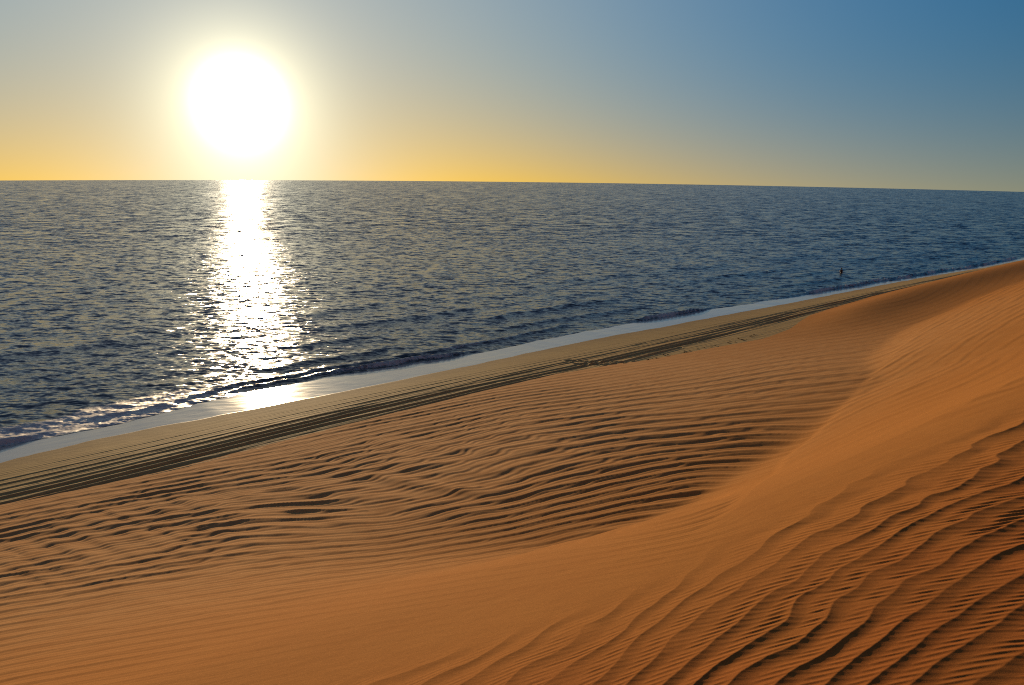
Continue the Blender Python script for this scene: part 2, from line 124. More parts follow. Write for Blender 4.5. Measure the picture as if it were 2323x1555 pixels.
# ------------------------------------------------------------------ node helpers
class NT:
    def __init__(s, nt): s.nt = nt
    def n(s, typ, **kw):
        x = s.nt.nodes.new(typ)
        for k, v in kw.items(): setattr(x, k, v)
        return x
    def put(s, sock, v):
        if isinstance(v, bpy.types.NodeSocket): s.nt.links.new(v, sock)
        elif v is not None: sock.default_value = v
    def m(s, op, a, b=None, c=None, clamp=False):
        x = s.n('ShaderNodeMath', operation=op, use_clamp=clamp)
        for i, v in enumerate((a, b, c)): s.put(x.inputs[i], v)
        return x.outputs[0]
    def v(s, op, a, b=None, scale=None):
        x = s.n('ShaderNodeVectorMath', operation=op)
        s.put(x.inputs[0], a)
        if b is not None: s.put(x.inputs[1], b)
        if scale is not None: s.put(x.inputs['Scale'], scale)
        return x.outputs['Value'] if op in ('DOT_PRODUCT', 'LENGTH', 'DISTANCE') else x.outputs[0]
    def mix(s, f, a, b):
        x = s.n('ShaderNodeMix', data_type='RGBA'); s.put(x.inputs[0], f)
        s.put(x.inputs[6], a); s.put(x.inputs[7], b); return x.outputs[2]
    def noise(s, vec, scale, detail=2, rough=.5, out='Fac'):
        x = s.n('ShaderNodeTexNoise'); s.put(x.inputs['Vector'], vec); s.put(x.inputs['Scale'], scale)
        x.inputs['Detail'].default_value = detail; x.inputs['Roughness'].default_value = rough
        return x.outputs[out]
    def ramp(s, f, a, b):
        x = s.n('ShaderNodeMapRange', interpolation_type='SMOOTHSTEP'); s.put(x.inputs[0], f)
        s.put(x.inputs[1], a); s.put(x.inputs[2], b); return x.outputs[0]
    def attr(s, name): return s.n('ShaderNodeAttribute', attribute_name=name).outputs['Fac']
    def pos(s): return s.n('ShaderNodeNewGeometry').outputs['Position']
    def rot(s, vec, ang, scale=(1, 1, 1)):
        x = s.n('ShaderNodeMapping'); s.put(x.inputs[0], vec); x.inputs['Rotation'].default_value = (0, 0, ang)
        x.inputs['Scale'].default_value = scale; return x.outputs[0]
def material(name):
    m = bpy.data.materials.new(name); m.use_nodes = True
    t = NT(m.node_tree); b = m.node_tree.nodes['Principled BSDF']
    return m, t, b
def rgb(*c): return (*c, 1.0)

# ------------------------------------------------------------------ sky
def build_world():
    w = bpy.data.worlds.new('World'); SC.world = w; w.use_nodes = True
    t = NT(w.node_tree); bg = w.node_tree.nodes['Background']
    d = t.n('ShaderNodeTexCoord').outputs['Generated']
    ea, ee = math.radians(-18.62), math.radians(3.41)
    sun = (math.sin(ea)*math.cos(ee), math.cos(ea)*math.cos(ee), math.sin(ee))
    cosg = t.m('MINIMUM', t.v('DOT_PRODUCT', d, sun), 1.0)
    g = t.m('MULTIPLY', t.m('ARCCOSINE', cosg), 180/math.pi)
    sx = t.n('ShaderNodeSeparateXYZ'); t.put(sx.inputs[0], d)
    e = t.m('MAXIMUM', t.m('ADD', t.m('MULTIPLY', t.m('ARCSINE', sx.outputs[2]), 180/math.pi), 1.6), 0.0)
    ex = lambda x, a: t.m('EXPONENT', t.m('MULTIPLY', x, -1.0/a))
    B = [ex(g, 3), ex(g, 9), ex(g, 22), ex(g, 55), t.m('MULTIPLY', ex(g, 16), ex(e, 5)), t.m('MULTIPLY', ex(g, 45), ex(e, 5)),
         t.m('MULTIPLY', ex(g, 45), ex(e, 16)), ex(e, 8), t.m('MULTIPLY', ex(g, 9), ex(e, 4)), t.m('DIVIDE', e, 90.0), t.m('DIVIDE', g, 180.0)]
    acc = None
    for b, c in zip(B+[None], SKY):
        if b is None: term = c
        else:
            term = t.v('SCALE', tuple(c), None, b)
        acc = tuple(term) if acc is None and b is None else (term if acc is None else t.v('ADD', acc, tuple(term) if b is None else term))
    acc = t.v('MAXIMUM', acc, (0.004, 0.008, 0.012))
    core = t.m('EXPONENT', t.m('MULTIPLY', t.m('POWER', t.m('DIVIDE', g, 1.8), 2.0), -1.0))
    acc = t.v('ADD', acc, t.v('SCALE', (5.2, 4.9, 4.3), None, core))
    halo = t.m('EXPONENT', t.m('MULTIPLY', t.m('POWER', t.m('DIVIDE', g, 4.4), 2.0), -1.0))
    acc = t.v('ADD', acc, t.v('SCALE', (.36, .34, .28), None, halo))
    # a trace of the physical sky on top of the fitted gradient
    sk = t.n('ShaderNodeTexSky', sky_type='NISHITA', sun_disc=False)
    sk.sun_elevation = SUN_EL; sk.sun_rotation = SUN_AZ; sk.dust_density = .6; sk.ozone_density = 2
    t.put(sk.inputs['Vector'], t.v('ADD', d, (0, 0, .03)))
    acc = t.v('ADD', acc, t.v('SCALE', sk.outputs[0], None, 0.0012))
    t.put(bg.inputs[0], acc); bg.inputs[1].default_value = 1.0
    try: w.cycles.sampling_method = 'MANUAL'; w.cycles.sample_map_resolution = 1024
    except Exception: pass
SKY = [[1.5952, 1.3452, 0.2676], [-1.0415, -0.6812, 0.545], [2.0659, 1.0523, -1.3531], [-1.0893, -0.2572, 1.8501], [2.8639, -0.1991, -3.0948], [0.3323, 0.1799, 0.17], [-0.632, 0.0865, 0.5854], [0.1654, 0.0765, -0.1771], [-3.0595, 0.2618, 3.4273], [-0.0222, -0.0002, -0.0043], [-0.4244, -0.1336, 0.6423], [0.4303, 0.1465, -0.5466]]

def build_sun():
    l = bpy.data.lights.new('sun', 'SUN'); l.energy = 3.6; l.angle = math.radians(.55); l.color = (1.0, .74, .44)
    o = bpy.data.objects.new('sun', l); COL.objects.link(o)
    d = Vector((math.sin(SUN_AZ)*math.cos(SUN_EL), math.cos(SUN_AZ)*math.cos(SUN_EL), math.sin(SUN_EL)))
    o.rotation_euler = (-d).to_track_quat('-Z', 'Y').to_euler(); o.location = d*60+Vector((0, 0, 10))

def build_camera():
    c = bpy.data.cameras.new('camera'); o = bpy.data.objects.new('camera', c); COL.objects.link(o); SC.camera = o
    c.sensor_width = 36; c.lens = 36*1772/2323; c.clip_start = .05; c.clip_end = 8000
    p, r = math.radians(13.22), math.radians(.64)
    f = Vector((0, math.cos(p), -math.sin(p))); up = Vector((0, math.sin(p), math.cos(p))); rt = Vector((1, 0, 0))
    # image x axis and y axis after the roll
    ix = rt*math.cos(r)+up*math.sin(r); iy = -rt*math.sin(r)+up*math.cos(r)
    o.matrix_world = Matrix(((ix.x, iy.x, -f.x, 0), (ix.y, iy.y, -f.y, 0), (ix.z, iy.z, -f.z, CAM_H), (0, 0, 0, 1)))

# ------------------------------------------------------------------ dune
def saw(ph, a):
    """asymmetric ripple profile, 0..1: long rise, short drop"""
    x = np.mod(ph/(2*np.pi), 1).astype(np.float32)
    return np.where(x < a, .5-.5*np.cos(np.pi*x/a), .5+.5*np.cos(np.pi*(x-a)/(1-a)))

def brink(ph, a):
    """ripple with a sharp brink: long rise, then a drop that starts steep and runs out softly"""
    x = np.mod(ph/(2*np.pi), 1).astype(np.float32)
    return np.where(x < a, (np.clip(x, 0, a)/a)**1.35, (1-np.clip((x-a)/(1-a), 0, 1))**1.9)

def build_dune(mat):
    azf = np.linspace(-math.radians(41), math.radians(41), NCOL)
    azl = np.linspace(-math.pi, azf[0], 60)[:-1]; azr = np.linspace(azf[-1], math.pi, 60)[1:]
    az = np.r_[azl, azf, azr]
    kn = np.log(np.array([.4, 2.9, 15, 150, 260])); cnt = [40, NNEAR, NFAR, 40]
    ld = np.concatenate([np.linspace(kn[i], kn[i+1], cnt[i], endpoint=False) for i in range(4)]+[kn[-1:]])
    gx = np.linspace(-1.1, 1.1, 90); gy = np.linspace(math.log(1.0), math.log(260), 110)
    cax = np.clip(az, gx[0], gx[-1]); cly = np.clip(ld, gy[0], gy[-1])
    def field(key, col=2, lam=2e-3):
        T = np.array(TAB[key]); G = tps_grid(T[:, :2], T[:, col], gx, gy, lam)
        return cubic1(cubic1(G, gx, cax, 1), gy, cly, 0)
    D = np.exp(ld)[:, None]; X = np.sin(az)[None]*D; Y = np.cos(az)[None]*D
    s, t = to_st(X, Y)
    Z = dune_base(s, t)
    keep = t < foot_t(s)+2.5
    def lam_of(ph):
        """world wavelength of a phase field (metres)"""
        da = np.gradient(ph, axis=1)/np.gradient(az)[None]/D
        dd = np.gradient(ph, axis=0)/(np.gradient(ld)[:, None]*D)
        return 2*np.pi/np.sqrt(da*da+dd*dd+1e-6)
    amp = np.clip(field('M', 2, 1e-2), 0, 1.2); reg = np.clip(field('M', 3, 1e-2), 0.05, .95)
    lm = slip_mask(s, t)
    # C = the crest top near the photographer, B = the tongue, A = the open seaward face
    crest = np.interp(s, [2.2, 3.1, 4.1, 5.3, 6.4, 7.7, 9.4, 12.5], [5.11, 4.55, 4.03, 3.82, 3.92, 3.96, 3.73, 3.46])+.3*fbm(s*.55, t*.25, 5, 2)
    mC = 1-sstep(-.2, .6, t-crest)
    mB = lm*(1-mC)
    mA = (1-lm)*(1-mC*sstep(0, 1, 1))
    far = np.clip(D/40, 0, 1)
    # --- A: big ripples of the seaward face
    phA = field('A'); LA = np.clip(lam_of(phA), .02, 1.2)
    cyc = phA/(2*np.pi)
    u = s/(LA.mean()*0+1.0)
    al = .85*s-.5*t
    rg = np.clip(reg*.8+.25, .48, .95)
    nr = vnoise(al/3.2, cyc/2.6, 11)+.5*vnoise(al/1.4, cyc/1.5, 12); ni = vnoise(al/3.2+40, cyc/2.6, 13)+.5*vnoise(al/1.4, cyc/1.5, 14)
    zr = rg+(1-rg)*nr*1.35; zi = (1-rg)*ni*1.35+rg*.25*vnoise(al/7.0, cyc/3.0, 15)
    th = phA+np.arctan2(zi, zr); mg = np.clip(np.hypot(zr, zi), 0, 1.15)
    mg = sstep(.0, .7, mg)*1.02*np.clip(.9+.4*vnoise(al/5.0, cyc/2.0, 17), .4, 1.25)
    pa = brink(th, .66)
    hA = LA*(.098-.020*sstep(10, 18, s)*(1-sstep(22, 30, t)))*amp*mg*(pa-.45)*(.15+.85*sstep(.1, 1.1, foot_t(s)-t))*(1+.6*sstep(.85, 1.12, amp)*(1-sstep(9, 16, s))*(1-sstep(22, 28, t)))*(1+.1*sstep(14, 22, s)*(1-sstep(44, 60, s))*(1-sstep(2, 8, t-tongue_edge(s))))
    # small secondary ripples riding in the lee of the large ones
    hA2 = LA*.03*amp*saw(phA*3.0+2.5*vnoise(s/.6, cyc, 16)+s*3, .6)*(1-pa)
    # large low swells of the rough middle belt
    sw = fbm(s/5.5+t/9, t/3.2-s/30, 21, 2)
    # larger ridges crossing the broken belt at an angle
    phD = field('D'); LD = np.clip(lam_of(phD), .1, 2.5)
    belt = np.clip(amp-.45, 0, .7)/.7*np.clip(.75-reg, 0, .6)/.6
    hD = LD*.045*belt*saw(phD+1.3*vnoise(s/2.0, phD/8, 22), .62)*np.clip(.8+.5*vnoise(s/1.5, t/1.5, 23), .2, 1.3)
    Z = Z + mA*(hA+hA2+hD) + mA*np.clip(amp-.55, 0, 1)*.04*sw
    # --- B: fine wind lines on the tongue
    phB = field('B'); LB = np.clip(lam_of(phB), .02, 1.5)
    ab = np.clip(.25+.022*(s-6), .12, 1.0)*(.55+.6*vnoise(s/3, t/.8, 33))
    thB = phB+1.2*vnoise(s/2.5, phB/9, 31)+.5*vnoise(s/.9, phB/5, 32)
    Z = Z + mB*LB*.045*ab*saw(thB, .6)
    # --- C: scarps and fine ripples of the crest
    phS = field('S')*1.28; LS = np.clip(lam_of(phS), .04, 1.0)
    cs_ = phS/(2*np.pi)
    wv = 1.9*vnoise(s/.8+t/1.6, cs_/1.5+7, 41)+.9*vnoise(s/.35, t/.35, 42)+.12*vnoise(s/.15, t/.15, 43)
    thS = phS+wv
    ampS = (.85+.45*vnoise(s/1.1, t/1.1, 44))
    pS = brink(thS, .60)
    depth = sstep(-.35, .55, crest-t)
    stoss = np.sin(np.pi*np.clip(np.mod(thS/(2*np.pi), 1)/.60, 0, 1))
    hS = LS*.074*np.clip(ampS, .4, 1.25)*(pS-.5)
    phF = field('F'); LF = np.clip(lam_of(phF), .012, .18)
    cf = phF/(2*np.pi)
    rf = .6
    n1 = vnoise(s/.34, cf/1.3, 51)+.5*vnoise(s/.15, cf/.8, 52); n2 = vnoise(s/.34+9, cf/1.3, 53)+.5*vnoise(s/.15, cf/.8, 54)
    zr = rf+(1-rf)*n1*1.5; zi = (1-rf)*n2*1.5
    thF = phF+np.arctan2(zi, zr)+.6*pS; mF = sstep(0, .8, np.hypot(zr, zi))
    hF = LF*(.14+.06*vnoise(s/.9, t/.9, 57)+.03*(1-sstep(3, 4.2, D)))*mF*(brink(thF, .6)-.5)*(.2+.8*stoss)
    mCs = np.clip(depth, 0, 1)*sstep(.9, 2.2, D); dF = sstep(0, 1.8, crest-t)*sstep(2.0, 4.6, s+.8*(crest-t))
    Z = Z + mCs*(hS*sstep(0, .8, mCs)+hF*(.22+.78*dF))
    Z = Z + .004*fbm(s/.25, t/.25, 61, 3)*np.clip(D/4, .3, 1)
    Z = Z + sag(X, Y)
    red = sstep(-.6, 3.2, crest-t)
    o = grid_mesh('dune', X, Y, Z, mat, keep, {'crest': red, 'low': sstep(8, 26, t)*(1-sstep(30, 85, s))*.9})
    return tag(o, 'large orange wind rippled sand dune sloping down to the beach and sea', 'dune', kind='structure')

# ------------------------------------------------------------------ beach
WS = np.array([-300, 4.6, 7.9, 10.8, 14.4, 17.6, 20.7, 26.3, 33.6, 40.2, 48.7, 64.8, 79.5, 104, 137, 500])
WT = np.array([50, 49.9, 49.9, 49.8, 50.6, 51.6, 51.8, 51.9, 51.3, 50.8, 51.5, 51.6, 50.7, 50.0, 48.4, 48.4])
ES = np.array([-300, 4.2, 8.6, 12.3, 15.8, 18.6, 24.9, 32.5, 42, 53.3, 59, 66.2, 82.4, 104, 118, 137, 500])
ET = np.array([46.5, 46.5, 47.3, 47.5, 47.0, 46.8, 46.7, 47, 47.6, 48.0, 47.7, 47.6, 47.3, 47.4, 47.3, 46, 46])
def water_t(s): return np.interp(s, WS, WT)+.16*vnoise(s/2.2, s*0, 3)+.07*vnoise(s/.8, s*0, 4)
def wet_t(s): return np.interp(s, ES, ET)+.10*vnoise(s/1.8, s*0, 5)+.03*vnoise(s/.5, s*0, 6)
RUTS = [(44.4, .10, .010), (43.4, .13, .022), (42.75, .15, .032), (42.1, .20, .045), (41.3, .27, .06), (40.5, .27, .058), (39.75, .25, .06), (39.1, .30, .07)]
def beach_z(s, t):
    wt = water_t(s)
    ft = foot_t(s)
    return np.where(t > wt, -(t-wt)*.10-.012*np.clip(t-wt, 0, 30)**1.2, .87*np.clip((wt-t)/(wt-ft), 0, 2))
def build_beach(mat):
    sg = np.concatenate([np.linspace(-160, -8, 60, endpoint=False), np.linspace(-8, 90, NBS, endpoint=False), np.linspace(90, 190, NBS//3, endpoint=False), np.linspace(190, 600, 80)])
    tg = np.concatenate([np.linspace(30, 36.8, 10, endpoint=False), np.linspace(36.8, 47.6, NBT, endpoint=False), np.linspace(47.6, 53, NBT//4, endpoint=False), np.linspace(53, 110, 25)])
    S, T = np.meshgrid(sg, tg)
    wt = water_t(sg)[None]+0*T; we = wet_t(sg)[None]+0*T
    z = beach_z(S, T)
    dry = 1-sstep(-.25, .05, T-we)
    ruts = np.zeros_like(z); trk = np.zeros_like(z)
    conv = np.interp(sg, [-50, 4, 20, 35, 42, 53, 73, 110, 200], [-.55, -.5, .05, .5, .5, .9, 1.4, 2.0, 2.5])
    sq = np.interp(sg, [-50, 4, 20, 35, 45, 60, 75, 200], [1.06, 1.06, 1.0, .95, .85, .80, .62, .5])
    for i, (t0, w, dp) in enumerate(RUTS):
        c = 41.4+(t0-41.4)*sq+conv+.28*vnoise(sg/17+i*3.7, sg*0, 70+i)+.1*vnoise(sg/6+i, sg*0, 90+i)
        for tw in (0,):
            x = (T-c[None]-tw)/(w*.82)
            a = np.clip(.75+.55*vnoise(sg/9+i*5, sg*0, 110+i), .25, 1.2)[None]
            br = (1+.22*vnoise(S/.3, T/.3, 130+i))
            ruts += .92*dp*a*(-np.exp(-x**4)*br+.42*np.exp(-((np.abs(x)-1.55)/.5)**2)*br)
            trk = np.maximum(trk, np.exp(-(x/1.4)**2)*min(1, dp/.07))
    # the turning tracks that cross the others
    for k, pts in enumerate(CROSS_ST):
        P = np.array(pts); best = np.full(z.shape, 1e9)
        for (a, b) in zip(P[:-1], P[1:]):
            d = b-a; L2 = (d*d).sum(); h = np.clip(((S-a[0])*d[0]+(T-a[1])*d[1])/L2, 0, 1)
            best = np.minimum(best, np.hypot(S-a[0]-h*d[0], T-a[1]-h*d[1]))
        x = best/.24
        ruts += -.07*np.exp(-x**4)+.03*np.exp(-((x-1.5)/.5)**2)
    # fine lines left by older wheels and by the wind, churned sand by the dune foot
    fine = .006*vnoise(S/9, T/.16, 150)+.004*vnoise(S/3, T/.09, 151)
    belt = sstep(44.8, 42.5, T-0*S) if False else (1-sstep(42.5, 45.2, T))
    churn = .006*fbm(S/.5, T/.35, 152, 3)*belt
    z = z+dry*(ruts+fine*(.3+.7*belt)+churn)
    z = z+(1-dry)*(.004*fbm(S/2.0, T/.5, 160, 2))
    X, Y = to_xy(S, T)
    z = z+sag(X, Y)
    wet = sstep(-.02, .10, T-we)
    damp = sstep(-2.2, 0, T-we)
    keep = None
    o = grid_mesh('beach', X, Y, z, mat, keep, {'wet': wet, 'damp': damp, 'track': trk*dry})
    return tag(o, 'strip of flat tan beach with dark tyre tracks and wet sand along the sea', 'beach', kind='structure')

# ------------------------------------------------------------------ sea
def wave_tiles():
    N, L = 1024, 80.0
    rng = np.random.default_rng(7)
    k1 = np.fft.fftfreq(N, L/N)*2*np.pi; KX, KY = np.meshgrid(k1, k1); K = np.hypot(KX, KY); K[0, 0] = 1
    lam = 2*np.pi/K
    wd = np.array([.22, -.975])
    c = (KX*wd[0]+KY*wd[1])/K
    spread = .12+np.abs(c)**3
    Sp = K**-3.7*np.exp(-(2*np.pi/(5.5*K))**-0*0)*np.exp(-(lam/3.4)**4)*spread
    Sp *= np.exp(-(.28/lam)**2)
    a = np.sqrt(Sp)*(rng.normal(size=K.shape)+1j*rng.normal(size=K.shape)); a[0, 0] = 0
    h0 = np.fft.ifft2(a).real
    gx = np.fft.ifft2(1j*KX*a).real; gy = np.fft.ifft2(1j*KY*a).real
    # real part of both halves gives the same scale for all levels
    sc = .09/np.sqrt((np.gradient(h0, L/N, axis=0)**2+np.gradient(h0, L/N, axis=1)**2).mean())
    lev = []
    cut = [.2, .4, .8, 1.6, 3.2, 6.4, 12.8]
    for cc in cut:
        f = 1/(1+(cc/lam)**6)
        lev.append((np.fft.ifft2(a*f).real*sc).astype(np.float32))
    return np.array(cut), lev, L, N
def sample_tile(T, L, N, x, y):
    u = np.mod(x/L, 1)*N; v = np.mod(y/L, 1)*N
    i = np.floor(u).astype(int); j = np.floor(v).astype(int); fu = (u-i).astype(np.float32); fv = (v-j).astype(np.float32)
    i %= N; j %= N; i1 = (i+1) % N; j1 = (j+1) % N
    return (T[j, i]*(1-fu)+T[j, i1]*fu)*(1-fv)+(T[j1, i]*(1-fu)+T[j1, i1]*fu)*fv
def build_sea(mat):
    azf = np.linspace(-math.radians(41), math.radians(41), NSC)
    az = np.r_[np.linspace(-math.radians(150), azf[0], 120)[:-1], azf, np.linspace(azf[-1], math.radians(75), 50)[1:]]
    inv = np.linspace(1/36.0, 1/1300.0, NSR); r = np.r_[1/inv, np.linspace(1400, 6000, 30)]
    D = r[:, None]; X = np.sin(az)[None]*D; Y = np.cos(az)[None]*D
    s, t = to_st(X, Y)
    wt = water_t(s); off = t-wt
    keep = off > -.6
    cut, lev, L, N = wave_tiles()
    dr = np.gradient(r)
    need = np.maximum(dr*2.4, r*(azf[1]-azf[0])*2.4)
    li = np.clip(np.interp(np.log(need), np.log(cut), np.arange(len(cut))), 0, len(cut)-1)
    h = np.zeros(X.shape, np.float32)
    for i in range(len(r)):
        a = int(li[i]); b = min(a+1, len(cut)-1); f = li[i]-a
        if need[i] > 14: continue
        x, y = X[i], Y[i]
        for (ca, sa, sc, am) in ((1, 0, 1, .75), (.96, .28, .61, .55)):
            xx = (x*ca-y*sa)/sc; yy = (x*sa+y*ca)/sc+13
            h[i] += am*sc*((1-f)*sample_tile(lev[a], L, N, xx, yy)+f*sample_tile(lev[b], L, N, xx, yy))
    gust = 1+.35*fbm(X/38+5, Y/16, 205, 2)
    fade = .3+.7*sstep(-.2, 2.5, off)
    z = h*fade*gust
    # swell lines that steepen towards the beach
    mod = lambda k, a, b: sstep(a, b, vnoise(s/11+k*7.7, off*0+k, 210+k))
    foam = np.zeros_like(z)
    wob = .55*vnoise(s/5.0, off*0, 220)+.25*vnoise(s/1.7, off*0, 221)
    for k, (o0, am, w, lo) in enumerate([(.55, .34, .34, -.6), (2.3, .15, .5, -.45), (5.2, .15, .8, -.3), (10.5, .17, 1.1, -.25), (16, .16, 1.5, -.2), (24, .15, 2, -.2)]):
        q = off-o0-wob*(.55+.12*k)-.9*vnoise(s/23, off*0+k, 230+k)*min(1, .3+.25*k)
        a = am*mod(k, lo, lo+.8)
        prof = np.where(q < 0, np.exp(-(q/(w*.55))**2), np.exp(-(q/(w*1.5))**2))
        z = z+a*prof
        if k < 2:
            foam = np.maximum(foam, (1.15 if k == 0 else .5)*mod(k, lo+.1, lo+.8)*np.exp(-((q+.12)/(w*.75))**2)*np.clip(.6+.7*vnoise(s/2.4, off/.5, 240+k), 0, 1))
    # churned foam lying behind the break on the left, a thin lip of foam at the very edge
    left = 1-sstep(14, 24, s)
    patch = left*sstep(-.1, .4, off)*(1-sstep(2.6, 5.2, off+1.2*vnoise(s/2, off/1.5, 250)))
    foam = np.maximum(foam, .75*patch)
    lip = np.exp(-((off-.10)/.12)**2)
    foam = np.maximum(foam, .6*lip*sstep(-.6, .5, vnoise(s/4, off*0, 251)))
    z = z+.025*patch*fbm(s/.35, t/.25, 252, 3)+.02*foam*fbm(s/.2, t/.15, 253, 2)
    z = np.where(off < 0, z*.3, z)
    z = z+.012*sstep(-.3, .3, off)-.012
    z = z+sag(X, Y)
    w1 = np.interp(need, [.3, 1.5], [0, 1]); w2 = np.interp(need, [1.5, 6], [0, 1])
    one = np.ones(len(az))[None]
    o = grid_mesh('sea', X, Y, z, mat, keep, {'mid': w1[:, None]*one, 'long': w2[:, None]*one, 'foam': foam, 'off': np.clip(off, -1, 60)})
    return tag(o, 'blue grey sea with small choppy waves and sun glitter', 'sea', kind='structure')

# ------------------------------------------------------------------ materials
def sand_material():
    m, t, b = material('dune_sand')
    p = t.pos()
    n1 = t.noise(p, 260, 2, .7); n2 = t.noise(p, 1.3, 3, .55); n3 = t.noise(p, 55, 3, .7)
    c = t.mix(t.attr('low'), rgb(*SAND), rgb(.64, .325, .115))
    c = t.mix(t.attr('crest'), c, rgb(*SAND_RED))
    c = t.mix(t.m('MULTIPLY', t.ramp(n2, .35, .7), .35), c, rgb(SAND[0]*.92, SAND[1]*.86, SAND[2]*.8))
    k = t.m('ADD', t.m('MULTIPLY', t.m('SUBTRACT', n1, .5), .8), 1.0)
    k = t.m('ADD', k, t.m('MULTIPLY', t.m('SUBTRACT', n3, .5), .6))
    c = t.v('SCALE', c, None, k)
    t.put(b.inputs['Base Color'], c); b.inputs['Roughness'].default_value = .95; b.inputs['Specular IOR Level'].default_value = .03
    bp = t.n('ShaderNodeBump'); bp.inputs['Strength'].default_value = .5; bp.inputs['Distance'].default_value = .004
    st = t.rot(p, math.radians(-40), (3.0, 34, 10))
    hgt = t.m('ADD', t.m('MULTIPLY', t.noise(p, 220, 2, .65), .5), t.m('MULTIPLY', t.noise(st, 1.0, 3, .6), .9))
    t.put(bp.inputs['Height'], hgt)
    t.nt.links.new(bp.outputs[0], b.inputs['Normal'])
    return m
def beach_material():
    m, t, b = material('beach_sand')
    p = t.pos(); wet = t.attr('wet'); damp = t.attr('damp')
    st = t.rot(p, math.radians(-40), (.25, 2.2, 1))
    n = t.noise(st, 1.2, 4, .6); n2 = t.noise(p, 35, 3, .6)
    dry = t.mix(t.ramp(n, .3, .7), rgb(*BEACH), rgb(BEACH[0]*.86, BEACH[1]*.84, BEACH[2]*.84))
    dry = t.mix(t.m('MULTIPLY', t.attr('track'), .5), dry, rgb(BEACH[0]*.62, BEACH[1]*.5, BEACH[2]*.4))
    dry = t.v('SCALE', dry, None, t.m('ADD', t.m('MULTIPLY', n2, .3), .85))
    wc = rgb(.60, .50, .36)
    c = t.mix(t.m('MULTIPLY', damp, .25), dry, rgb(.25, .17, .10))
    c = t.mix(wet, c, wc)
    t.put(b.inputs['Base Color'], c)
    t.put(b.inputs['Roughness'], t.m('ADD', t.m('ADD', t.m('MULTIPLY', wet, -.65), t.m('MULTIPLY', wet, t.m('MULTIPLY', t.m('SUBTRACT', n, .5), .22))), .78))
    t.put(b.inputs['Specular IOR Level'], t.m('ADD', t.m('MULTIPLY', wet, .55), .06))
    t.put(b.inputs['Metallic'], t.m('MULTIPLY', wet, .07))
    bp = t.n('ShaderNodeBump'); bp.inputs['Strength'].default_value = .35
    t.put(bp.inputs['Distance'], t.m('ADD', t.m('MULTIPLY', wet, -.0095), .012))
    t.put(bp.inputs['Height'], t.m('ADD', t.noise(p, 28, 3, .65), t.noise(st, 3, 2, .5)))
    t.nt.links.new(bp.outputs[0], b.inputs['Normal'])
    return m
def sea_material():
    m, t, b = material('sea_water')
    p = t.pos(); foam = t.attr('foam')
    q = t.rot(p, math.radians(12), (.42, 1, 1))
    def slope(scale, amp, det=1):
        c = t.noise(q, scale, det, .55, 'Color')
        return t.v('SCALE', t.v('SUBTRACT', c, (.5, .5, .5)), None, amp)
    acc = t.v('ADD', slope(4.5, WAVE[0], 2), slope(1.7, WAVE[1]))
    acc = t.v('ADD', acc, t.v('SCALE', slope(1.1, WAVE[2], 2), None, t.attr('mid')))
    acc = t.v('ADD', acc, t.v('SCALE', slope(.38, WAVE[3], 2), None, t.attr('long')))
    xs = t.m('SUBTRACT', .85, t.m('MULTIPLY', t.attr('long'), .6))
    cmb = t.n('ShaderNodeCombineXYZ'); t.put(cmb.inputs[0], xs); cmb.inputs[1].default_value = 1.5; acc = t.v('MULTIPLY', acc, cmb.outputs[0])
    calm = t.ramp(t.attr('off'), -.4, .3)
    acc = t.v('SCALE', acc, None, t.m('ADD', t.m('MULTIPLY', calm, .75), .25))
    # far off only the steep shoreward faces of the small waves show
    acc = t.v('ADD', acc, t.v('SCALE', (0.03, -0.10, 0), None, t.m('ADD', t.m('MULTIPLY', t.attr('long'), .85), t.m('MULTIPLY', t.attr('mid'), .15))))
    nrm = t.v('NORMALIZE', t.v('ADD', t.n('ShaderNodeNewGeometry').outputs['Normal'], acc))
    t.put(b.inputs['Normal'], nrm)
    lace = t.noise(t.rot(p, math.radians(-40), (1.6, 4.5, 1)), 2.2, 5, .75)
    f = t.ramp(t.m('ADD', t.m('MULTIPLY', foam, .75), t.m('MULTIPLY', t.m('SUBTRACT', lace, .5), 1.5)), .14, .55)
    f = t.m('MULTIPLY', f, t.ramp(foam, .02, .25))
    shal = t.ramp(t.attr('off'), 14, 1)
    deep = t.mix(shal, rgb(.062, .082, .076), rgb(.045, .050, .036))
    t.put(b.inputs['Base Color'], t.mix(f, deep, rgb(.85, .70, .52)))
    b.inputs['IOR'].default_value = 1.333
    t.put(b.inputs['Roughness'], t.m('ADD', t.m('MULTIPLY', f, .3), .13))
    return m
def plain(name, c, rough=.8):
    m, t, b = material(name); n = t.noise(t.pos(), 30, 3)
    t.put(b.inputs['Base Color'], t.mix(n, rgb(*[x*.8 for x in c]), rgb(*[x*1.2 for x in c]))); b.inputs['Roughness'].default_value = rough
    return m

# ------------------------------------------------------------------ the bather and the debris
def skin_mesh(name, joints, bones, mat, parent=None, root=0):
    me = bpy.data.meshes.new(name)
    me.from_pydata([j[:3] for j in joints], bones, [])
    o = bpy.data.objects.new(name, me); COL.objects.link(o)
    o.modifiers.new('skin', 'SKIN').use_smooth_shade = True
    lay = me.skin_vertices[0] if me.skin_vertices else None
    if lay is None:
        bpy.context.view_layer.objects.active = o
        bpy.context.view_layer.update(); lay = me.skin_vertices[0]
    for i, j in enumerate(joints):
        r = j[3]; lay.data[i].radius = r if isinstance(r, tuple) else (r, r); lay.data[i].use_root = (i == root)
    sd = o.modifiers.new('sub', 'SUBSURF'); sd.levels = 2; sd.render_levels = 2
    dg = bpy.context.evaluated_depsgraph_get(); ev = o.evaluated_get(dg)
    nm = bpy.data.meshes.new_from_object(ev); o.modifiers.clear(); o.data = nm; nm.name = name
    nm.materials.clear(); nm.materials.append(mat)
    for p in nm.polygons: p.use_smooth = True
    if parent: o.parent = parent
    return o
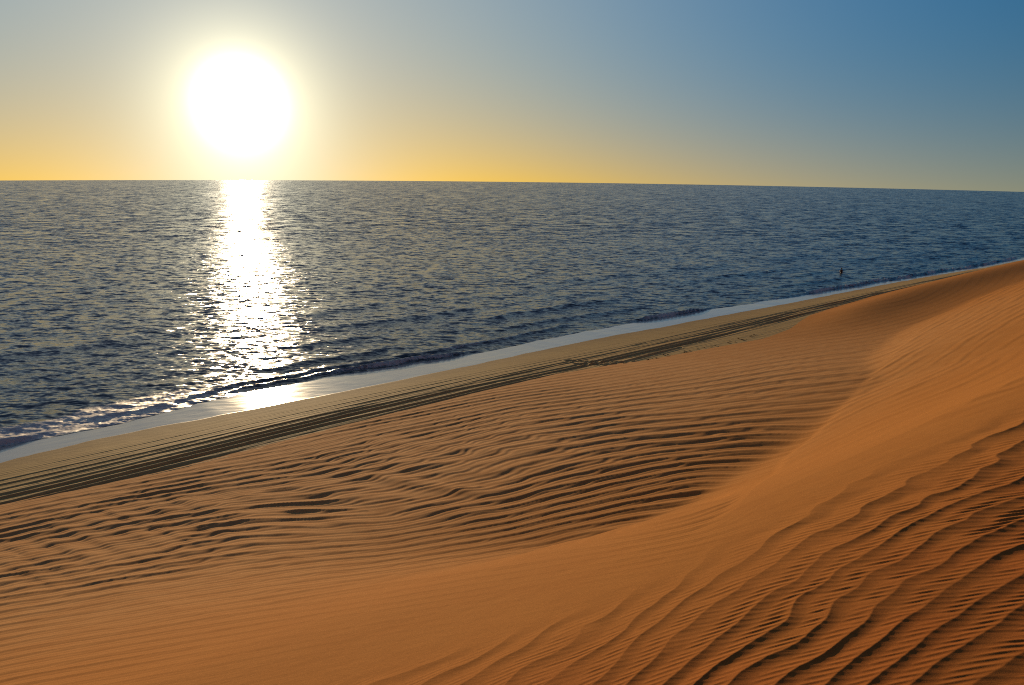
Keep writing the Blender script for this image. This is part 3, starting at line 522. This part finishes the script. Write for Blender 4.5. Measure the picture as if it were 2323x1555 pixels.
def build_person():
    x, y = 49.6, 117.4
    root = bpy.data.objects.new('person', None); COL.objects.link(root)
    root.location = (x, y, -1.02+sag(x, y)); root.rotation_euler = (0, 0, math.radians(15))
    tag(root, 'dark silhouetted person wading waist deep in the sea off the beach', 'person')
    sk = plain('skin', (.10, .055, .035), .5); ht = plain('hair', (.012, .010, .009), .6); sh = plain('swim_shorts', (.02, .025, .04), .8)
    J = [(0, 0, .95, (.15, .11)), (0, 0, 1.08, (.135, .10)), (0, .01, 1.25, (.15, .11)), (0, .01, 1.40, (.16, .10)), (0, .01, 1.50, .06), (0, -.005, 1.56, .055),
         (0, -.01, 1.66, (.078, .095)), (0, -.01, 1.76, (.065, .08))]
    E_ = [(0, 1), (1, 2), (2, 3), (3, 4), (4, 5), (5, 6), (6, 7)]
    for sgn in (-1, 1):
        k = len(J)
        J += [(.17*sgn, .01, 1.43, .055), (.24*sgn, .02, 1.17, .042), (.26*sgn, -.10, .95, .034), (.25*sgn, -.15, .87, (.04, .022)), (.245*sgn, -.18, .80, .014)]
        E_ += [(3, k), (k, k+1), (k+1, k+2), (k+2, k+3), (k+3, k+4)]
        for i, (dx, dz, L) in enumerate([(-.03, -.01, .075), (-.01, -.02, .09), (.012, -.02, .085), (.032, -.01, .065)]):
            q = len(J); J += [((.25+dx)*sgn, -.19, .83+dz, .009), ((.25+dx*1.3)*sgn, -.205, .83+dz-L, .007)]; E_ += [(k+3, q), (q, q+1)]
        q = len(J); J += [(.21*sgn, -.17, .86, .011), (.19*sgn, -.20, .81, .008)]; E_ += [(k+3, q), (q, q+1)]
        k = len(J)
        J += [(.10*sgn, 0, .86, .095), (.11*sgn, -.02, .50, .062), (.11*sgn, .01, .28, .055), (.11*sgn, .02, .08, .038), (.12*sgn, -.14, .03, .03)]
        E_ += [(0, k), (k, k+1), (k+1, k+2), (k+2, k+3), (k+3, k+4)]
    # nose and ears
    for (a, b_, c, r) in [(0, -.115, 1.655, .014), (.085, -.01, 1.66, .018), (-.085, -.01, 1.66, .018)]:
        J.append((a, b_, c, r)); E_.append((6, len(J)-1))
    skin_mesh('body', J, E_, sk, root)
    bm = bmesh.new(); bmesh.ops.create_uvsphere(bm, u_segments=20, v_segments=12, radius=1)
    for v in bm.verts:
        v.co = Vector((v.co.x*.094, v.co.y*.112+.008, v.co.z*.10+1.715))
    bmesh.ops.delete(bm, geom=[v for v in bm.verts if v.co.z < 1.66 or (v.co.y < -.06 and v.co.z < 1.735)], context='VERTS')
    me = bpy.data.meshes.new('hair'); bm.to_mesh(me); bm.free(); me.materials.append(ht)
    h = bpy.data.objects.new('hair', me); COL.objects.link(h); h.parent = root
    skin_mesh('swim_shorts', [(0, 0, 1.0, (.162, .122)), (0, 0, .90, (.17, .13)), (.105, -.005, .80, .112), (.112, -.02, .58, .092), (-.105, -.005, .80, .112), (-.112, -.02, .58, .092)],
              [(0, 1), (1, 2), (2, 3), (1, 4), (4, 5)], sh, root)
def build_debris():
    mat = plain('dry_seaweed', (.030, .020, .012), .9)
    rnd = random.Random(5)
    protos = []
    for v in range(4):
        bm = bmesh.new()
        for k in range(16):
            a = rnd.uniform(0, 6.28); L = rnd.uniform(.5, 1.0); w = rnd.uniform(.07, .16); el = rnd.uniform(.05, .55); curl = rnd.uniform(-.6, .6)
            prev = None; px, py = 0, 0
            for i in range(6):
                f = i/5; aa = a+curl*f
                cx = math.cos(aa)*L*f; cy = math.sin(aa)*L*f; cz = .12+el*math.sin(f*2.6)*.7
                ww = w*(1-.75*f)
                l = bm.verts.new((cx-math.sin(aa)*ww, cy+math.cos(aa)*ww, cz)); r = bm.verts.new((cx+math.sin(aa)*ww, cy-math.cos(aa)*ww, cz+.05))
                if prev: bm.faces.new((prev[0], prev[1], r, l))
                prev = (l, r)
        me = bpy.data.meshes.new('seaweed_clump'); bm.to_mesh(me); bm.free(); me.materials.append(mat); protos.append(me)
    for i, (x, y, d) in enumerate(DEBRIS):
        o = bpy.data.objects.new('seaweed_clump', protos[i % 4]); COL.objects.link(o)
        s, t = to_st(x, y); z = float(beach_z(np.array([s]), np.array([t]))[0])
        z = max(z, float(dune_base(np.array([s]), np.array([t]))[0]))
        o.location = (x, y, z+sag(x, y)-.01); o.scale = (d, d, d*.9); o.rotation_euler = (0, 0, rnd.uniform(0, 6.28))
        tag(o, 'small dark clump of seaweed on the pale beach strip beside the dune foot', 'seaweed', 'dark seaweed clumps scattered along the dune foot')

SAND = (.46, .182, .039); SAND_RED = (.44, .13, .026); BEACH = (.70, .44, .145)
WAVE = (.66, .56, .70, .70)
NCOL, NNEAR, NFAR = 1350, 900, 800
NBS, NBT = 700, 300
NSC, NSR = 1350, 420
build_world(); build_sun(); build_camera()
build_dune(sand_material()); build_beach(beach_material()); build_sea(sea_material())
build_person(); build_debris()
SC.view_settings.view_transform = 'Standard'; SC.view_settings.look = 'None'; SC.view_settings.exposure = 0; SC.view_settings.gamma = 1
SC.render.engine = 'CYCLES'; SC.cycles.pixel_filter_type = 'BLACKMAN_HARRIS'; SC.cycles.filter_width = 1.1
SC.cycles.max_bounces = 6; SC.cycles.diffuse_bounces = 3; SC.cycles.glossy_bounces = 3
SC.cycles.use_denoising = False
SC.cycles.sample_clamp_indirect = 4
